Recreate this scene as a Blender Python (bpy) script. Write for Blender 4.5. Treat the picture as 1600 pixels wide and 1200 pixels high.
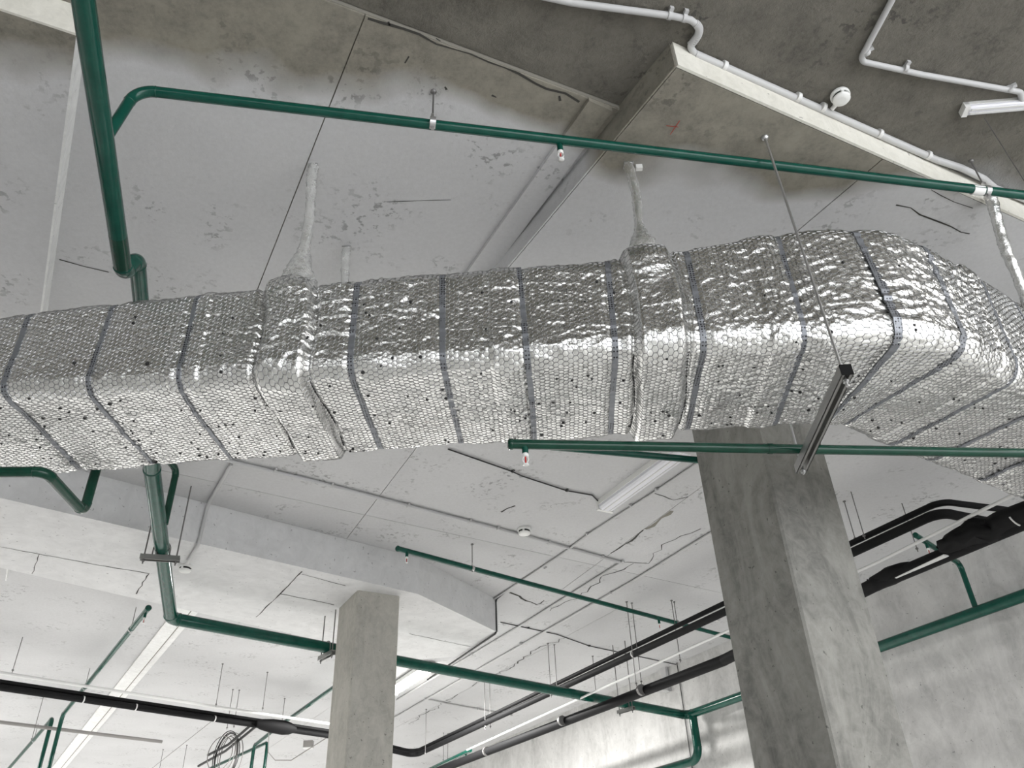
import bpy, math, random
import numpy as np
from mathutils import Vector, Matrix

random.seed(7)
rng = np.random.default_rng(7)
scene = bpy.context.scene
for o in list(bpy.data.objects):
    bpy.data.objects.remove(o)

# ------------------------------------------------------------------ camera
FPX = 1285.0
PITCH, ROLL, EYE = math.radians(34.3), math.radians(2.43), 1.6
Fv = np.array([0, math.cos(PITCH), math.sin(PITCH)])
U0 = np.array([0, -math.sin(PITCH), math.cos(PITCH)])
R0 = np.array([1.0, 0, 0])
Rv = math.cos(ROLL) * R0 - math.sin(ROLL) * U0
Uv = math.sin(ROLL) * R0 + math.cos(ROLL) * U0
cam_d = bpy.data.cameras.new('camera')
cam_d.sensor_fit = 'HORIZONTAL'
cam_d.sensor_width = 36.0
cam_d.lens = FPX / 1600 * 36.0
cam_d.clip_start = 0.05
cam_d.clip_end = 300
cam = bpy.data.objects.new('camera', cam_d)
cam.matrix_world = Matrix(((Rv[0], Uv[0], -Fv[0], 0), (Rv[1], Uv[1], -Fv[1], 0),
                           (Rv[2], Uv[2], -Fv[2], EYE), (0, 0, 0, 1)))
scene.collection.objects.link(cam)
scene.camera = cam

# ------------------------------------------------------------------ light of the place
scene.view_settings.view_transform = 'Standard'
scene.view_settings.look = 'None'
scene.view_settings.gamma = 1.0
scene.view_settings.use_curve_mapping = False
scene.view_settings.exposure = 0.32
world = bpy.data.worlds.new('overcast_sky')
scene.world = world
world.use_nodes = True
bg = world.node_tree.nodes['Background']
bg.inputs[0].default_value = (0.95, 0.97, 1.0, 1)
bg.inputs[1].default_value = 4.0
TUBE_POWER = 420.0

# ------------------------------------------------------------------ pixel <-> place helpers
def ray(x, y):
    return Fv + Rv * (x - 800) / FPX + Uv * (600 - y) / FPX
def at(x, y, z):
    d = ray(x, y)
    return np.array([0, 0, EYE]) + d * ((z - EYE) / d[2])
def zfor(P, py):
    k = (600 - py) / FPX
    a = np.array([P[0], P[1], 0.0])
    return -(a @ Uv - k * (a @ Fv)) / (Uv[2] - k * Fv[2]) + EYE
def vec(*a):
    return np.array(a, float)
ZC = 4.60            # slab soffit

# ------------------------------------------------------------------ objects
def link(o):
    scene.collection.objects.link(o)
    return o
def tag(o, label=None, cat=None, group=None, kind=None):
    if label: o['label'] = label
    if cat: o['category'] = cat
    if group: o['group'] = group
    if kind: o['kind'] = kind
    return o
def thing(name, label, cat, loc=(0, 0, 0), group=None, kind=None):
    o = bpy.data.objects.new(name, None)
    o.empty_display_size = 0.05
    o.location = loc
    link(o)
    return tag(o, label, cat, group, kind)

class MB:
    """collects faces in world space, builds ONE mesh object"""
    def __init__(s):
        s.v = []; s.f = []; s.smooth = []
    def add(s, verts, faces, smooth=False):
        b = len(s.v)
        s.v.extend([tuple(map(float, p)) for p in verts])
        s.f.extend([tuple(i + b for i in f) for f in faces])
        s.smooth.extend([smooth] * len(faces))
        return s
    def box(s, c, half, ax=None, ay=None, az=None):
        ax = vec(1, 0, 0) if ax is None else ax
        ay = vec(0, 1, 0) if ay is None else ay
        az = vec(0, 0, 1) if az is None else az
        c = np.array(c, float)
        vs = [c + ax * half[0] * i + ay * half[1] * j + az * half[2] * k
              for k in (-1, 1) for j in (-1, 1) for i in (-1, 1)]
        return s.add(vs, [(0, 2, 3, 1), (4, 5, 7, 6), (0, 1, 5, 4), (2, 6, 7, 3), (0, 4, 6, 2), (1, 3, 7, 5)])
    def prism(s, poly, z0, z1):
        n = len(poly)
        a = 0.0
        for i in range(n):
            p, q = poly[i], poly[(i + 1) % n]
            a += p[0] * q[1] - q[0] * p[1]
        if a < 0: poly = poly[::-1]
        vs = [(p[0], p[1], z0) for p in poly] + [(p[0], p[1], z1) for p in poly]
        fs = [tuple(range(n))[::-1], tuple(range(n, 2 * n))]
        fs += [(i, (i + 1) % n, n + (i + 1) % n, n + i) for i in range(n)]
        return s.add(vs, fs)
    def tube(s, pts, r, n=10, caps=True, flat=1.0):
        pts = [np.array(p, float) for p in pts]
        m = len(pts)
        rr = r if hasattr(r, '__len__') else [r] * m
        T = []
        for i in range(m):
            t = pts[min(i + 1, m - 1)] - pts[max(i - 1, 0)]
            T.append(t / (np.linalg.norm(t) + 1e-12))
        ref = vec(0, 0, 1) if abs(T[0][2]) < 0.9 else vec(0, 1, 0)
        nrm = np.cross(T[0], ref); nrm /= np.linalg.norm(nrm)
        vs = []
        for i in range(m):
            nrm = nrm - T[i] * (nrm @ T[i]); nrm /= np.linalg.norm(nrm)
            bi = np.cross(T[i], nrm)
            for k in range(n):
                a = 2 * math.pi * k / n
                vs.append(pts[i] + rr[i] * (math.cos(a) * nrm + flat * math.sin(a) * bi))
        b = len(s.v)
        fs = []
        for i in range(m - 1):
            for k in range(n):
                k2 = (k + 1) % n
                fs.append((i * n + k, (i + 1) * n + k, (i + 1) * n + k2, i * n + k2))
        s.add(vs, fs, True)
        if caps:
            s.add(vs[:n], [tuple(range(n))])
            s.add(vs[-n:], [tuple(range(n))[::-1]])
        return s
    def lathe(s, c, prof, axis=(0, 0, 1), n=24):
        ax = np.array(axis, float); ax /= np.linalg.norm(ax)
        ref = vec(1, 0, 0) if abs(ax[0]) < 0.9 else vec(0, 1, 0)
        e1 = np.cross(ax, ref); e1 /= np.linalg.norm(e1)
        e2 = np.cross(ax, e1)
        c = np.array(c, float)
        vs = []
        for (r, h) in prof:
            for k in range(n):
                a = 2 * math.pi * k / n
                vs.append(c + ax * h + r * (math.cos(a) * e1 + math.sin(a) * e2))
        fs = []
        for i in range(len(prof) - 1):
            for k in range(n):
                k2 = (k + 1) % n
                fs.append((i * n + k, i * n + k2, (i + 1) * n + k2, (i + 1) * n + k))
        s.add(vs, fs, True)
        s.add(vs[:n], [tuple(range(n))[::-1]])
        s.add(vs[-n:], [tuple(range(n))])
        return s
    def build(s, name, mat, parent=None, kind=None, label=None):
        me = bpy.data.meshes.new(name)
        off = np.array(parent['_w'] if parent is not None and '_w' in parent else (0, 0, 0), float)
        if parent is not None:
            off = wloc(parent)
        me.from_pydata([(p[0] - off[0], p[1] - off[1], p[2] - off[2]) for p in s.v], [], s.f)
        me.polygons.foreach_set('use_smooth', s.smooth)
        me.validate()
        me.materials.append(M[mat])
        o = bpy.data.objects.new(name, me)
        link(o)
        if parent is not None:
            o.parent = parent
        if kind: o['kind'] = kind
        if label: o['label'] = label
        return o
def wloc(o):
    p = np.array(o.location, float)
    while o.parent is not None:
        o = o.parent
        p = p + np.array(o.location, float)
    return p
def np_mesh(name, V, Fq, mat, parent, smooth=True):
    me = bpy.data.meshes.new(name)
    V = V - wloc(parent)
    me.vertices.add(len(V)); me.vertices.foreach_set('co', V.astype(np.float32).ravel())
    k = Fq.shape[1]
    me.loops.add(Fq.size); me.loops.foreach_set('vertex_index', Fq.astype(np.int32).ravel())
    me.polygons.add(len(Fq))
    me.polygons.foreach_set('loop_start', np.arange(0, Fq.size, k, dtype=np.int32))
    me.polygons.foreach_set('loop_total', np.full(len(Fq), k, dtype=np.int32))
    me.polygons.foreach_set('use_smooth', np.full(len(Fq), smooth))
    me.update(); me.validate()
    me.materials.append(M[mat])
    o = bpy.data.objects.new(name, me); link(o); o.parent = parent
    return o

# ------------------------------------------------------------------ materials
M = {}
class NT:
    def __init__(s, name):
        m = bpy.data.materials.new(name); m.use_nodes = True
        s.m = m; s.t = m.node_tree; s.b = s.t.nodes['Principled BSDF']
        s.geo = s.t.nodes.new('ShaderNodeNewGeometry')
        s.pos = s.geo.outputs['Position']
        M[name] = m
    def set(s, **k):
        for a, v in k.items():
            n = a.replace('_', ' ')
            s.b.inputs[n].default_value = (*v, 1) if isinstance(v, tuple) else v
        return s
    def node(s, t, **k):
        n = s.t.nodes.new(t)
        for a, v in k.items(): setattr(n, a, v)
        return n
    def lk(s, a, b): s.t.links.new(a, b)
    def noise(s, scale, detail=4, rough=.6, vecin=None, dist=0, stretch=None):
        n = s.node('ShaderNodeTexNoise')
        n.inputs['Scale'].default_value = scale; n.inputs['Detail'].default_value = detail
        n.inputs['Roughness'].default_value = rough; n.inputs['Distortion'].default_value = dist
        v = s.pos if vecin is None else vecin
        if stretch:
            mp = s.node('ShaderNodeMapping'); mp.inputs['Scale'].default_value = stretch[0]
            mp.inputs['Rotation'].default_value = stretch[1]
            s.lk(v, mp.inputs[0]); v = mp.outputs[0]
        s.lk(v, n.inputs['Vector'])
        return n.outputs['Fac']
    def voro(s, scale, feature='F1', out='Distance'):
        n = s.node('ShaderNodeTexVoronoi', feature=feature)
        n.inputs['Scale'].default_value = scale
        s.lk(s.pos, n.inputs['Vector'])
        return n.outputs[out]
    def ramp(s, fac, lo, hi, a=0.0, b=1.0):
        n = s.node('ShaderNodeMapRange', clamp=True)
        n.inputs[1].default_value = lo; n.inputs[2].default_value = hi
        n.inputs[3].default_value = a; n.inputs[4].default_value = b
        s.lk(fac, n.inputs[0]); return n.outputs[0]
    def math(s, op, a, b):
        n = s.node('ShaderNodeMath', operation=op)
        for i, v in enumerate((a, b)):
            if isinstance(v, (int, float)): n.inputs[i].default_value = v
            else: s.lk(v, n.inputs[i])
        return n.outputs[0]
    def mix(s, fac, a, b, mode='MIX'):
        n = s.node('ShaderNodeMix', data_type='RGBA', blend_type=mode)
        if isinstance(fac, (int, float)): n.inputs[0].default_value = fac
        else: s.lk(fac, n.inputs[0])
        for i, v in ((6, a), (7, b)):
            if isinstance(v, tuple): n.inputs[i].default_value = (*v, 1)
            else: s.lk(v, n.inputs[i])
        return n.outputs[2]
    def color(s, c): s.lk(c, s.b.inputs['Base Color']); return s
    def bump(s, h, strength=.3, dist=.01, prev=None):
        n = s.node('ShaderNodeBump'); n.inputs['Strength'].default_value = strength
        n.inputs['Distance'].default_value = dist
        s.lk(h, n.inputs['Height'])
        if prev is not None: s.lk(prev, n.inputs['Normal'])
        s.lk(n.outputs[0], s.b.inputs['Normal']); return n.outputs[0]

def paint_mask(n):
    """1 where the ceiling was sprayed, 0 where the bare concrete shows (nearer the open side)"""
    P1, P2 = at(160, 85, ZC), at(1330, 262, 4.5)
    d = P2 - P1; nn = np.array([-d[1], d[0], 0]); nn /= np.linalg.norm(nn)
    dot = n.node('ShaderNodeVectorMath', operation='DOT_PRODUCT')
    n.lk(n.pos, dot.inputs[0]); dot.inputs[1].default_value = tuple(nn)
    off = float(nn @ P1)
    wob = n.ramp(n.noise(1.3, 3, .5), 0.2, 0.8, -0.22, 0.22)
    return n.ramp(n.math('SUBTRACT', n.math('ADD', dot.outputs['Value'], wob), off), -0.06, 0.10)

def concrete_ceiling(name, paint, bare, spots=.5, bumpy=.15):
    n = NT(name)
    big = n.noise(.9, 5, .6); fine = n.noise(40, 6, .75); mid = n.noise(6, 6, .7)
    pc = n.mix(n.ramp(big, .3, .7), tuple(c * .93 for c in paint), tuple(min(1, c * 1.05) for c in paint))
    bc = n.mix(n.ramp(mid, .3, .7), tuple(c * .58 for c in bare), tuple(c * 1.4 for c in bare))
    bc = n.mix(n.ramp(fine, .35, .65, 0, .5), bc, tuple(c * 1.5 for c in bare))
    dark = n.math('MULTIPLY', n.ramp(n.noise(2.2, 4, .6), .52, .66), n.ramp(n.noise(26, 3, .6), .56, .62))
    mk = paint_mask(n)
    c = n.mix(mk, bc, pc)
    c = n.mix(n.ramp(fine, .3, .7, 0, .14), c, (.12, .12, .11))
    c = n.mix(n.math('MULTIPLY', dark, spots), c, (.055, .052, .045))
    n.color(c).set(Roughness=.85)
    h = n.math('ADD', fine, n.math('MULTIPLY', mid, 1.5))
    n.bump(h, bumpy, .02)
concrete_ceiling('ceiling_paint', (.57, .57, .575), (.21, .195, .16))
concrete_ceiling('slab_rough', (.42, .42, .42), (.155, .145, .12), .75, .9)
def plain_concrete(name, a, b, scale=3, streak=True, bump=.12, rough=.8):
    n = NT(name)
    w = n.noise(scale, 8, .68, dist=1.6, stretch=((1, 1, .45), (0, 0, 0)))
    w2 = n.noise(scale * 5, 6, .7, dist=.8)
    c = n.mix(n.ramp(w, .34, .66), a, b)
    c = n.mix(n.ramp(w2, .35, .7, 0, .45), c, tuple(min(1, x * 1.25) for x in b))
    pits = n.ramp(n.noise(38, 2, .5), .70, .74)
    c = n.mix(n.math('MULTIPLY', pits, .6), c, tuple(x * .3 for x in a))
    n.color(c).set(Roughness=rough); n.bump(n.math('ADD', w, w2), bump, .02)
plain_concrete('column_concrete', (.125, .123, .114), (.29, .285, .262), 2.6)
plain_concrete('column_concrete_far', (.33, .32, .285), (.47, .455, .41), 3.5)
plain_concrete('wall_plaster', (.37, .367, .357), (.58, .575, .56), 1.6, bump=.06)
plain_concrete('beam_paint', (.56, .56, .56), (.64, .64, .64), 1.5, bump=.05)
plain_concrete('edge_white', (.58, .565, .50), (.69, .675, .615), 4, bump=.05)
plain_concrete('edge_pale', (.64, .64, .63), (.74, .74, .73), 4, bump=.05)
plain_concrete('floor_concrete', (.60, .60, .595), (.72, .72, .71), .8, bump=.03, rough=.5)
NT('joint_dark').set(Base_Color=(.05, .048, .043), Roughness=1.0)
NT('joint_brown').set(Base_Color=(.22, .21, .18), Roughness=1.0)
NT('chalk_red').set(Base_Color=(.35, .07, .05), Roughness=.9)
def green(name, c):
    n = NT(name)
    w = n.noise(14, 5, .6)
    n.color(n.mix(n.ramp(w, .3, .75), c, tuple(x * 1.35 + .004 for x in c)))
    n.set(Roughness=.16, Specular_IOR_Level=.3)
    n.bump(n.noise(30, 3, .5), .05, .01)
green('green_paint', (.0025, .052, .036))
green('green_dark', (.003, .036, .021))
def foil(name, bumpscale=60):
    n = NT(name)
    f = n.noise(bumpscale, 4, .65, dist=.6); g = n.noise(bumpscale * 3, 3, .6)
    n.set(Metallic=1.0)
    n.color(n.mix(n.ramp(n.noise(5, 4, .6), .3, .7), (.80, .80, .785), (.92, .92, .905)))
    n.lk(n.ramp(f, .3, .7, .16, .30), n.b.inputs['Roughness'])
    n.bump(n.math('ADD', f, n.math('MULTIPLY', g, .25)), .21, .02)
foil('foil')
foil('foil_wrap', 45)
M['foil_wrap'].node_tree.nodes['Principled BSDF'].inputs['Metallic'].default_value = .8
n = NT('netting_wire'); n.set(Base_Color=(.28, .28, .28), Metallic=.85, Roughness=.32)
n = NT('strap_steel')
dots = n.node('ShaderNodeTexVoronoi'); dots.inputs['Scale'].default_value = 90; dots.inputs['Randomness'].default_value = .2
n.lk(n.pos, dots.inputs['Vector'])
n.color(n.mix(n.ramp(dots.outputs['Distance'], .28, .36), (.02, .02, .022), (.23, .24, .26)))
n.set(Metallic=.6, Roughness=.45)
NT('galvanised').set(Base_Color=(.55, .55, .55), Metallic=.9, Roughness=.38)
NT('rod_steel').set(Base_Color=(.20, .195, .19), Metallic=.6, Roughness=.5)
NT('strut_steel').set(Base_Color=(.30, .30, .29), Metallic=.85, Roughness=.4)
NT('black_rubber').set(Base_Color=(.006, .006, .0065), Roughness=.7, Specular_IOR_Level=.18)
NT('black_cable').set(Base_Color=(.012, .012, .013), Roughness=.4)
NT('conduit_grey').set(Base_Color=(.5, .5, .5), Roughness=.5)
NT('conduit_white').set(Base_Color=(.68, .68, .67), Roughness=.45)
NT('rail_grey').set(Base_Color=(.24, .23, .22), Roughness=.55)
NT('plastic_white').set(Base_Color=(.78, .78, .76), Roughness=.4)
NT('diffuser').set(Base_Color=(.74, .74, .78), Roughness=.35)
NT('slot_dark').set(Base_Color=(.02, .02, .02), Roughness=.8)
NT('brass').set(Base_Color=(.62, .55, .42), Metallic=1.0, Roughness=.3)
NT('red_bulb').set(Base_Color=(.5, .02, .02), Roughness=.2)
n = NT('lit_tube'); n.set(Base_Color=(.9, .9, .9)); n.b.inputs['Emission Color'].default_value = (1, .98, .93, 1)
n.b.inputs['Emission Strength'].default_value = 14.0

# ------------------------------------------------------------------ ceiling slab in panels
def u_az(deg):
    a = math.radians(deg); return vec(math.sin(a), math.cos(a), 0)
eB, eA = u_az(-29.6), u_az(60.4)
def split(polys, p, q, where=None):
    """cut polygons by the vertical plane through points p, q"""
    d = (q - p)[:2]; nn = np.array([-d[1], d[0]])
    out = []
    for poly in polys:
        if where and not where(sum(np.array(v) for v in poly) / len(poly)):
            out.append(poly); continue
        A, B = [], []
        sd = [float((np.array(v[:2]) - p[:2]) @ nn) for v in poly]
        k = len(poly)
        for i in range(k):
            a, b = poly[i], poly[(i + 1) % k]; sa, sb = sd[i], sd[(i + 1) % k]
            (A if sa >= 0 else B).append(a)
            if sa * sb < 0:
                t = sa / (sa - sb); c = tuple(np.array(a) + t * (np.array(b) - np.array(a)))
                A.append(c); B.append(c)
        for C in (A, B):
            if len(C) >= 3: out.append(C)
    return out
def inset(poly, g):
    c = sum(np.array(v) for v in poly) / len(poly)
    k = len(poly); a = 0
    for i in range(k):
        a += poly[i][0] * poly[(i + 1) % k][1] - poly[(i + 1) % k][0] * poly[i][1]
    if a < 0: poly = poly[::-1]
    res = []
    for i in range(k):
        p0, p1, p2 = (np.array(poly[(i + j) % k][:2]) for j in (-1, 0, 1))
        d1 = p1 - p0; d2 = p2 - p1
        l1, l2 = np.linalg.norm(d1), np.linalg.norm(d2)
        if l1 < 1e-6 or l2 < 1e-6: continue
        n1 = np.array([-d1[1], d1[0]]) / l1; n2 = np.array([-d2[1], d2[0]]) / l2
        m = n1 + n2; m = m / max(1e-6, (m @ n1))
        if np.linalg.norm(m) > 4: m = m / np.linalg.norm(m)
        res.append(tuple(p1 + m * g))
    return res
WN = vec(-0.87224, -0.48908, 0); WD = -7.189      # right wall plane: WN . P = WD
corner = lambda a, b: tuple((eA * a + eB * b)[:2])
slab = [corner(-17, -7), corner(8.5, -7), corner(8.5, 34), corner(-17, 34)]
G = lambda x, y: at(x, y, ZC)
polys = [slab]
DL0, DL1 = G(572, 24), G(958, 168)
nD = np.array([-(DL1 - DL0)[1], (DL1 - DL0)[0]])
beyond = lambda c: (np.array(c[:2]) - DL0[:2]) @ nD > 0
polys = split(polys, DL0, DL1)
MID0 = at(200, 600, ZC); MID1 = at(1300, 545, ZC)
nM = np.array([-(MID1 - MID0)[1], (MID1 - MID0)[0]])
back = lambda c: (np.array(c[:2]) - MID0[:2]) @ nM > 0
polys = split(polys, MID0, MID1, beyond)
front = lambda c: beyond(c) and not back(c)
polys = split(polys, G(570, 25), G(405, 445), front)
# back zone: joints as seen under the duct
polys = split(polys, G(1089, 722), G(640, 1022), back)
BM0, BM1 = G(166, 746), G(540, 842)
polys = split(polys, BM0, BM1, back)
nBm = np.array([-(BM1 - BM0)[1], (BM1 - BM0)[0]])
pre = lambda c: back(c) and (np.array(c[:2]) - BM0[:2]) @ nBm < 0
polys = split(polys, G(546, 836), G(635, 720), pre)
polys = split(polys, G(348, 756), G(563, 803), pre)
polys = split(polys, G(1070, 780), G(953, 866), pre)
post = lambda c: back(c) and not pre(c)
polys = split(polys, G(887, 993), G(760, 1061), post)
polys = split(polys, G(480, 1150), G(760, 1195), post)
ceiling = thing('ceiling', 'grey sprayed concrete slab soffit with panel joints', None, (0, 0, ZC), kind='structure')
for pl in polys:
    if len(pl) < 3: continue
    c = sum(np.array(v) for v in pl) / len(pl)
    rough = not beyond(c)
    pi = inset(pl, .0025)
    z0 = ZC + (.03 if rough else 0)
    MB().prism(pi, z0, ZC + .06).build('slab_panel', 'slab_rough' if rough else 'ceiling_paint', ceiling)
for hp in split([slab], DL0, DL1):
    rough = not beyond(sum(np.array(v) for v in hp) / len(hp))
    MB().prism(hp, ZC + (.042 if rough else .010), ZC + .3).build('slab_core', 'joint_brown', ceiling)

def ribbon(m, pts, w, z, jit=0.0):
    pts = [np.array(p, float) for p in pts]
    # subdivide & jitter
    P = []
    for a, b in zip(pts[:-1], pts[1:]):
        k = max(1, int(np.linalg.norm(b - a) / .07))
        for i in range(k): P.append(a + (b - a) * i / k + np.array([random.gauss(0, jit), random.gauss(0, jit), 0]))
    P.append(pts[-1])
    vs = []
    for i, p in enumerate(P):
        t = P[min(i + 1, len(P) - 1)] - P[max(i - 1, 0)]; t /= np.linalg.norm(t) + 1e-9
        s = np.array([-t[1], t[0], 0]) * w * random.uniform(.35, 1.0) * .5
        vs += [p + s, p - s]
    vs = [(v[0], v[1], z) for v in vs]
    m.add(vs, [(2 * i, 2 * i + 1, 2 * i + 3, 2 * i + 2) for i in range(len(P) - 1)])
def crack(pix, w=.012, jit=.012, z=ZC - .0015, mat='joint_dark', zz=ZC):
    m = MB(); ribbon(m, [at(x, y, zz) for x, y in pix], w, z, jit)
    return m.build('crack', mat, ceiling)
crack([(972, 878), (1010, 880), (1020, 868), (1045, 848), (1062, 838), (1095, 826)], .014, .02)
crack([(860, 955), (880, 940), (905, 935), (930, 915), (945, 897), (975, 890), (990, 880)], .016, .022)
crack([(1018, 768), (1056, 782), (1075, 776)], .012, .008)
crack([(953, 866), (985, 845), (1005, 828)], .03, .012)
crack([(1010, 826), (1025, 815), (1043, 803), (1050, 798)], .05, .012, mat='joint_brown')
crack([(795, 925), (815, 935), (838, 945), (850, 938)], .03, .012)
crack([(780, 800), (792, 792), (805, 790)], .02, .02)
crack([(640, 1130), (690, 1100), (715, 1085)], .018, .03)
crack([(735, 1072), (790, 1048), (835, 1015), (885, 995)], .018, .02)
crack([(92, 405), (130, 415), (170, 425)], .010, .004)
crack([(604, 315), (705, 312)], .004, .001)
for (x, y) in ((700, 140), (770, 150), (640, 95), (880, 150), (610, 35), (690, 62)):
    crack([(x + random.uniform(-9, 9), y + random.uniform(-5, 5)) for _ in range(2)], .012, .01)
crack([(575, 27), (760, 96), (905, 159)], .014, .006)

# dropped slab field on the right (its near and left edges show)
def dropped(name, label, bottom_pix, zb, mat_b, mat_near, mat_side, extra):
    pass
ZD = 4.475
c0 = at(1057, 105, ZD)
nearv = at(1530, 315, ZD) - c0; nearv /= np.linalg.norm(nearv)
leftv = at(808, 402, ZD) - c0; leftv /= np.linalg.norm(leftv)
drop_r = thing('dropped_slab', 'lowered concrete field right of the bay with pale near edge', None, (c0[0], c0[1], ZD), kind='structure')
far_l, far_r = c0 + leftv * 2.6, c0 + nearv * 6.5
pl = [c0, far_r, far_r + leftv * 2.6, far_l]
seam = lambda P: split([[tuple(p[:2]) for p in P]], at(1380, 248, ZD), at(1252, 356, ZD))
for q in seam(pl):
    MB().prism(inset(q, .003), ZD, ZC + .05).build('soffit_panel', 'ceiling_paint', drop_r)
nn = np.cross(nearv, vec(0, 0, 1)); nn = nn if nn[1] < 0 else -nn
hh = (ZC + .03 - ZD) / 2
MB().box(c0 + nearv * 3.25 + nn * .006 + vec(0, 0, hh + .001), (3.25, .006, hh), nearv, nn).build('near_edge', 'edge_white', drop_r)
ln = np.cross(leftv, vec(0, 0, 1)); ln = ln if ln[0] < 0 else -ln
MB().box(c0 + leftv * 1.3 + ln * .004 + vec(0, 0, hh + .001), (1.3, .004, hh), leftv, ln).build('side_edge', 'ceiling_paint', drop_r)
# shallow ledge beside it
b0, b1 = at(938, 160, ZC), at(761, 404, ZC)
bd = b1 - b0; bl = np.linalg.norm(bd); bd /= bl
wdt = np.linalg.norm(at(958, 168, ZC) - at(920, 155, ZC)) / 2
MB().box((b0 + b1) / 2 + bd * .5 + vec(0, 0, .0 - .012), (bl / 2 + .5, wdt, .012), bd, np.cross(vec(0, 0, 1), bd)).build('ledge_strip', 'ceiling_paint', drop_r)
crack([(1540, 350)], .01) if 0 else None
m = MB(); ribbon(m, [at(x, y, ZD) for x, y in ((1400, 320), (1440, 335), (1470, 348), (1500, 362), (1515, 365))], .010, ZD - .0015, .008); m.build('crack', 'joint_dark', drop_r)
m = MB(); ribbon(m, [at(x, y, ZD) for x, y in ((1455, 300), (1490, 315), (1520, 325))], .006, ZD - .0015, .01); m.build('crack', 'joint_dark', drop_r)
m = MB(); ribbon(m, [at(x, y, ZD) for x, y in ((1047, 210), (1062, 188))], .006, ZD - .002, .0); ribbon(m, [at(x, y, ZD) for x, y in ((1041, 196), (1060, 198))], .006, ZD - .002, .0); m.build('chalk_mark', 'chalk_red', drop_r)

# wide beam on the left
ZL = 4.44
l0 = at(119, 56, ZL); lv = at(65, 470, ZL) - l0; lv /= np.linalg.norm(lv)
nv = l0 - at(0, 17, ZL); nv /= np.linalg.norm(nv)
beam_l = thing('ceiling_beam', 'wide shallow concrete beam at the left edge with white side', None, (l0[0], l0[1], ZL), kind='structure')
MB().prism([tuple(p[:2]) for p in (l0, l0 + lv * 6, l0 + lv * 6 - nv * 5, l0 - nv * 5)], ZL, ZC + .05).build('soffit', 'ceiling_paint', beam_l)
hl = (ZC + .0 - ZL) / 2
sn = np.cross(lv, vec(0, 0, 1)); sn = sn if sn[0] > 0 else -sn
MB().box(l0 + lv * 3 + sn * .005 + vec(0, 0, hl + .001), (3, .005, hl), lv, sn).build('side_edge', 'edge_pale', beam_l)
nn2 = np.cross(nv, vec(0, 0, 1)); nn2 = nn2 if nn2[1] < 0 else -nn2
MB().box(l0 - nv * 2.5 + nn2 * .005 + vec(0, 0, hl + .016), (2.5, .005, hl + .015), nv, nn2).build('near_edge', 'edge_white', beam_l)

# transverse beam behind the duct
ZB = 4.255
t0, t1 = at(0, 703, ZC), at(655, 872, ZC)
tb = t1 - t0; tb /= np.linalg.norm(tb)
t2 = at(777, 937, ZC)
s0 = t0 - tb * 6
def shift(p, q, dpx):  # far edge from pixels on the beam soffit
    return p
f0 = at(0, 887, ZB); f1 = at(330, 962, ZB); fd = f1 - f0; fd /= np.linalg.norm(fd)
fe = f0 + fd * 9.0
beam_t = thing('ceiling_beam', 'deep grey painted beam crossing behind the foil duct', None, (t1[0], t1[1], ZB), kind='structure')
endv = np.cross(vec(0, 0, 1), (t2 - t1) / np.linalg.norm(t2 - t1))
e1 = t2 + u_az(-29.6) * .9
bp = [s0[:2], t1[:2], t2[:2], e1[:2], (f0 + fd * 4.2)[:2], (f0 - fd * 6)[:2]]
MB().prism([tuple(p) for p in bp], ZB, ZC + .05).build('beam_body', 'beam_paint', beam_t)
def bcrack(pix, w=.012, jit=.004, mat='joint_dark'):
    m = MB(); ribbon(m, [at(x, y, ZB) for x, y in pix], w, ZB - .0015, jit); m.build('joint', mat, beam_t)
bcrack([(0, 854), (150, 882), (232, 896)], .012)
bcrack([(61, 866), (50, 896)], .008)
bcrack([(232, 896), (213, 928)], .012)
bcrack([(472, 892), (430, 935), (400, 964)], .014)
bcrack([(436, 928), (480, 936), (522, 945)], .014)
bcrack([(472, 897), (540, 915)], .01)
bcrack([(640, 990), (700, 1003), (735, 1010)], .01)

# far beam with bright side (left, beyond the transverse beam)
ZF = 4.50
g0, g1 = at(295, 958, ZF), at(95, 1200, ZF)
gv = g1 - g0; gv /= np.linalg.norm(gv)
gn = np.cross(gv, vec(0, 0, 1)); gn = gn if gn[0] > 0 else -gn
beam_f = thing('ceiling_beam', 'far beam with a grooved bright side face at lower left', None, (g0[0], g0[1], ZF), kind='structure')
MB().prism([tuple(p[:2]) for p in (g0 - gv * .6, g0 + gv * 16, g0 + gv * 16 - gn * 7, g0 - gv * .6 - gn * 7)], ZF + .02, ZC + .05).build('beam_body', 'ceiling_paint', beam_f)
MB().box(g0 + gv * 7.7 - gn * .07 + vec(0, 0, .010), (8.3, .07, .010), gv, gn).build('lower_lip', 'edge_pale', beam_f)  # both lips paler than the body: lamp light on this side put into colour
MB().box(g0 + gv * 7.7 + gn * .012 + vec(0, 0, .035), (8.3, .012, .012), gv, gn).build('groove', 'joint_brown', beam_f)
MB().box(g0 + gv * 7.7 + gn * .05 + vec(0, 0, .065), (8.3, .05, .025), gv, gn).build('upper_lip', 'edge_pale', beam_f)

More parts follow.
